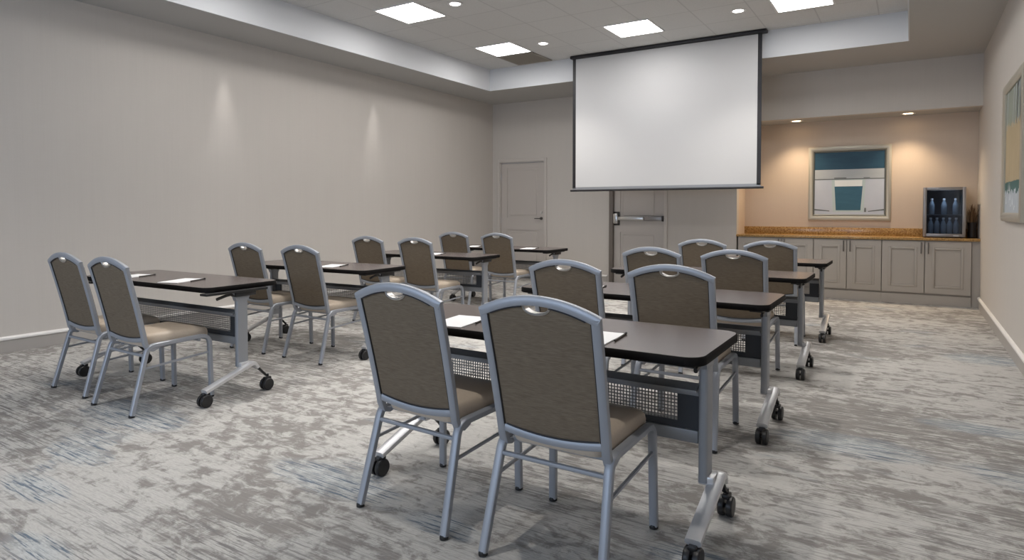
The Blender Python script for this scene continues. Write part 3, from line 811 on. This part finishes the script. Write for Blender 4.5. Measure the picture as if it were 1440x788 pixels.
# ------------------------------------------------------------------ flip-top training table
# local frame: x = 0 at the right end of the top, running to -1.83; y = 0 at the near edge, 0.60 at the far edge
TL, TD, TZ = 1.545, .585, .745
def make_table():
    tb = thing('training_table', 't', 'table', group='training tables')
    bm = NB(); prism(bm, rrect(-TL+.006, .006, -.006, TD-.006, .066, 8), 'z', TZ-.032, TZ)
    top = obj('table_top', bm, 'laminate', tb, smooth=False)
    bm = NB(); o1 = rrect(-TL, 0, 0, TD, .07, 8); o2 = rrect(-TL+.006, .006, -.006, TD-.006, .066, 8); n = len(o1)
    lv = [(o2, TZ-.0335), (o1, TZ-.030), (o1, TZ-.004), (o2, TZ+.0002)]
    rings = [[bm.verts.new((x, y, z)) for x, y in o_] for o_, z in lv]
    for A, B in zip(rings, rings[1:]):
        for i in range(n): bm.faces.new((A[i], A[(i+1) % n], B[(i+1) % n], B[i]))
    bm.faces.new(rings[0][::-1])
    obj('edge_band', bm, 'edge', top, sharp=60)
    PY = .335
    for s, X0 in ((1, -.076), (-1, -TL+.076)):
        # post: rounded column, flaring bracket on top
        bm = NB(); prism(bm, [(X0+u, PY+v) for u, v in rrect(-.018, -.042, .018, .042, .012, 4)], 'z', .20, .645)
        obj('leg', bm, 'silver_leg', tb)
        bm = NB(); prof = [(-.045, .640), (.045, .640), (.062, .685), (.105, .711), (-.105, .711), (-.062, .685)]
        prism(bm, [(PY+u, z) for u, z in prof], 'x', X0-.017, X0+.017)
        br = obj('bracket', bm, 'silver_leg', tb)
        bm = NB(); box(bm, (X0-.035, .06, .697), (X0+.035, TD-.06, .7125), .003)
        box(bm, (X0-.03, PY-.06, .668), (X0+.03, PY+.10, .705), .008); obj('mounting_plate', bm, 'black', br)
        bm = NB(); sweep(bm, fillet([(X0+s*.0, PY-.04, .692), (X0+s*.012, PY-.12, .685), (X0+s*.014, PY-.19, .668)], .04), oval(.016, .020, 8), (1, 0, 0)); obj('release_lever', bm, 'black', br)
        # foot: flat cast bar arching from the near caster up to the column, black strut down to the far caster
        FX = X0 + s*.042
        hi_ = Vector((FX, PY+.055, .215)); lo_ = Vector((FX, .03, .098))
        pth = fillet([lo_, hi_, Vector((FX-s*.004, PY+.085, .175))], .05, 6)
        bm = NB(); sweep(bm, pth, oval(.060, .030, 12, 3.2), (1, 0, 0))
        box(bm, (X0-.02*s, PY-.035, .19), (FX, PY+.05, .225), .006)
        ft = obj('foot', bm, 'foot_silver', tb)
        bm = NB(); sweep(bm, [(FX-s*.004, PY+.07, .195), (FX-s*.006, PY+.15, .115), (FX-s*.006, PY+.165, .10)], oval(.024, .016, 8), (1, 0, 0))
        obj('strut', bm, 'black', ft)
        for cy in (.035, PY+.165):
            bm = NB(); r = .041
            for k in (-1, 1): lathe(bm, [(r*.5, k*.006), (r*.96, k*.006), (r, k*.010), (r, k*.024), (r*.9, k*.029), (r*.35, k*.030)], (FX, cy, r), 'x', 20)
            lathe(bm, [(.009, -.028), (.009, .028)], (FX, cy, r), 'x', 10)
            box(bm, (FX-.016, cy-.02, r+.030), (FX+.016, cy+.030, r+.050), .006)
            lathe(bm, [(.008, r+.045), (.008, r+.068)], (FX, cy+.008, 0), 'z', 10)
            obj('caster', bm, 'black', ft)
    # modesty panel between the columns
    xa, xb = -TL+.10, -.10
    mp = bpy.data.objects.new('modesty_panel', None); COL.objects.link(mp); mp.parent = tb
    y0 = PY-.01
    bm = NB(); prism(bm, [(y0-.040, .546), (y0-.040, .555), (y0+.012, .572), (y0+.012, .522), (y0+.006, .522), (y0+.006, .560)], 'x', xa, xb)
    obj('top_rail', bm, 'rail', mp)
    bm = NB(); cw = .0135; nx = int((xb-xa-.17)/cw); nz = 8; x_off = (xa+xb)/2 - nx*cw/2; zt, zb = .522, .522-nz*cw
    hole = .0092; yq = y0+.008
    grid = {}
    def gv(i, j):
        if (i, j) not in grid: grid[(i, j)] = bm.verts.new((x_off+i*cw, yq, zb+j*cw))
        return grid[(i, j)]
    for i in range(nx):
        for j in range(nz):
            cs = [gv(i, j), gv(i+1, j), gv(i+1, j+1), gv(i, j+1)]
            cx_, cz_ = x_off+(i+.5)*cw, zb+(j+.5)*cw
            h2 = hole/2
            hs = [bm.verts.new((cx_+a*h2, yq, cz_+b*h2)) for a, b in ((-1, -1), (1, -1), (1, 1), (-1, 1))]
            for k in range(4): bm.faces.new((cs[k], cs[(k+1) % 4], hs[(k+1) % 4], hs[k]))
    ex = bmesh.ops.extrude_face_region(bm, geom=bm.faces[:])
    bmesh.ops.translate(bm, vec=(0, .002, 0), verts=[v for v in ex['geom'] if isinstance(v, bmesh.types.BMVert)])
    obj('perforated_sheet', bm, 'perf', mp, smooth=False)
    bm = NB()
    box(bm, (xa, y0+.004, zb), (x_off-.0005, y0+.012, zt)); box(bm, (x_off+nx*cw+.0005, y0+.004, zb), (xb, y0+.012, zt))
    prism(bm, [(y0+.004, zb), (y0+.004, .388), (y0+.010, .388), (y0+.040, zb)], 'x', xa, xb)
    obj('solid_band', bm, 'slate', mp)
    bm = NB(); box(bm, (xa, y0-.006, .338), (xb, y0+.022, .388), .004); obj('bottom_rail', bm, 'rail', mp)
    return tb
TB = [
 (-.590, 2.135, 0, 'nearest right-hand training table, in the foreground beyond the two largest chairs'),
 (-.625, 3.515, 0, 'second right-hand training table from the camera'),
 (-.640, 5.010, 0, 'third right-hand training table from the camera'),
 (-.660, 6.540, 0, 'farthest right-hand training table, in front of the base cabinets'),
 (-3.815, 2.385, .03, 'nearest left-hand training table, beside the leftmost chairs'),
 (-3.805, 3.760, .05, 'second left-hand training table from the camera'),
 (-3.885, 5.420, .04, 'third left-hand training table from the camera'),
 (-3.800, 6.880, 0, 'farthest left-hand training table, in front of the corner door'),
]
proto = make_table()
for i, (x, y, r, lab) in enumerate(TB):
    if i == 0: proto.location = (x, y, 0); proto['label'] = lab
    else: tb_ = dup(proto, (x, y, 0), r, lab)
    if i == 4:      # the flip top of this table sits a little back over its base
        for ch in tb_.children:
            if not ch.name.startswith('table_top'): ch.location.x += .085; ch.location.y -= .085

# ------------------------------------------------------------------ notepads and pens
np_ = bm = NB(); box(bm, (-.08, -.135, 0), (.08, .135, .004)); 
pad0 = obj('notepad', bm, 'paper'); tag(pad0, 'n', 'notepad', 'white notepads on the tables')
bm = NB(); sweep(bm, [(0, -.07, .004), (0, .07, .004)], oval(.008, .008, 8, 2), (1, 0, 0))
pen0 = thing('ballpoint_pen', 'p', 'pen', group='pens on the notepads')
obj('barrel', bm, 'dark_metal', pen0)
bm = NB(); lathe(bm, [(.004, .070), (.0055, .074), (.0055, .088), (.003, .092)], (0, 0, .0055), 'y', 8); obj('cap', bm, 'black', pen0)
PD = [
 (-1.715, 2.285, .13, 'at the left place of the nearest right-hand table'),
 (-1.045, 2.265, .06, 'behind the nearest chair back on the nearest right-hand table'),
 (-1.76, 3.70, .10, 'at the left place of the second right-hand table'),
 (-4.36, 2.545, .35, 'near the open end of the nearest left-hand table'),
 (-4.97, 2.515, .30, 'farther left on the nearest left-hand table'),
 (-4.37, 3.93, .30, 'on the second left-hand table'),
 (-4.58, 5.62, .25, 'on the third left-hand table'),
 (-5.06, 7.06, .2, 'on the farthest left-hand table between its two chairs'),
 (-4.18, 7.06, .2, 'on the farthest left-hand table right of both its chairs'),
]
for i, (x, y, r, where) in enumerate(PD):
    lab = 'white notepad ' + where; pl_ = 'dark pen beside the white notepad ' + where
    pxy = Matrix.Rotation(r, 2) @ Vector((.088, .05))
    if i == 0: p = pad0; p['label'] = lab
    else:
        p = pad0.copy(); COL.objects.link(p); p['label'] = lab
    p.location = (x, y, TZ+.0005); p.rotation_euler = (0, 0, r)
    pl = (x+pxy.x, y+pxy.y, TZ+.0005)
    if i == 0: pen0.location = pl; pen0.rotation_euler = (0, 0, r+.05); pen0['label'] = pl_
    else: dup(pen0, pl, r+.05, pl_)
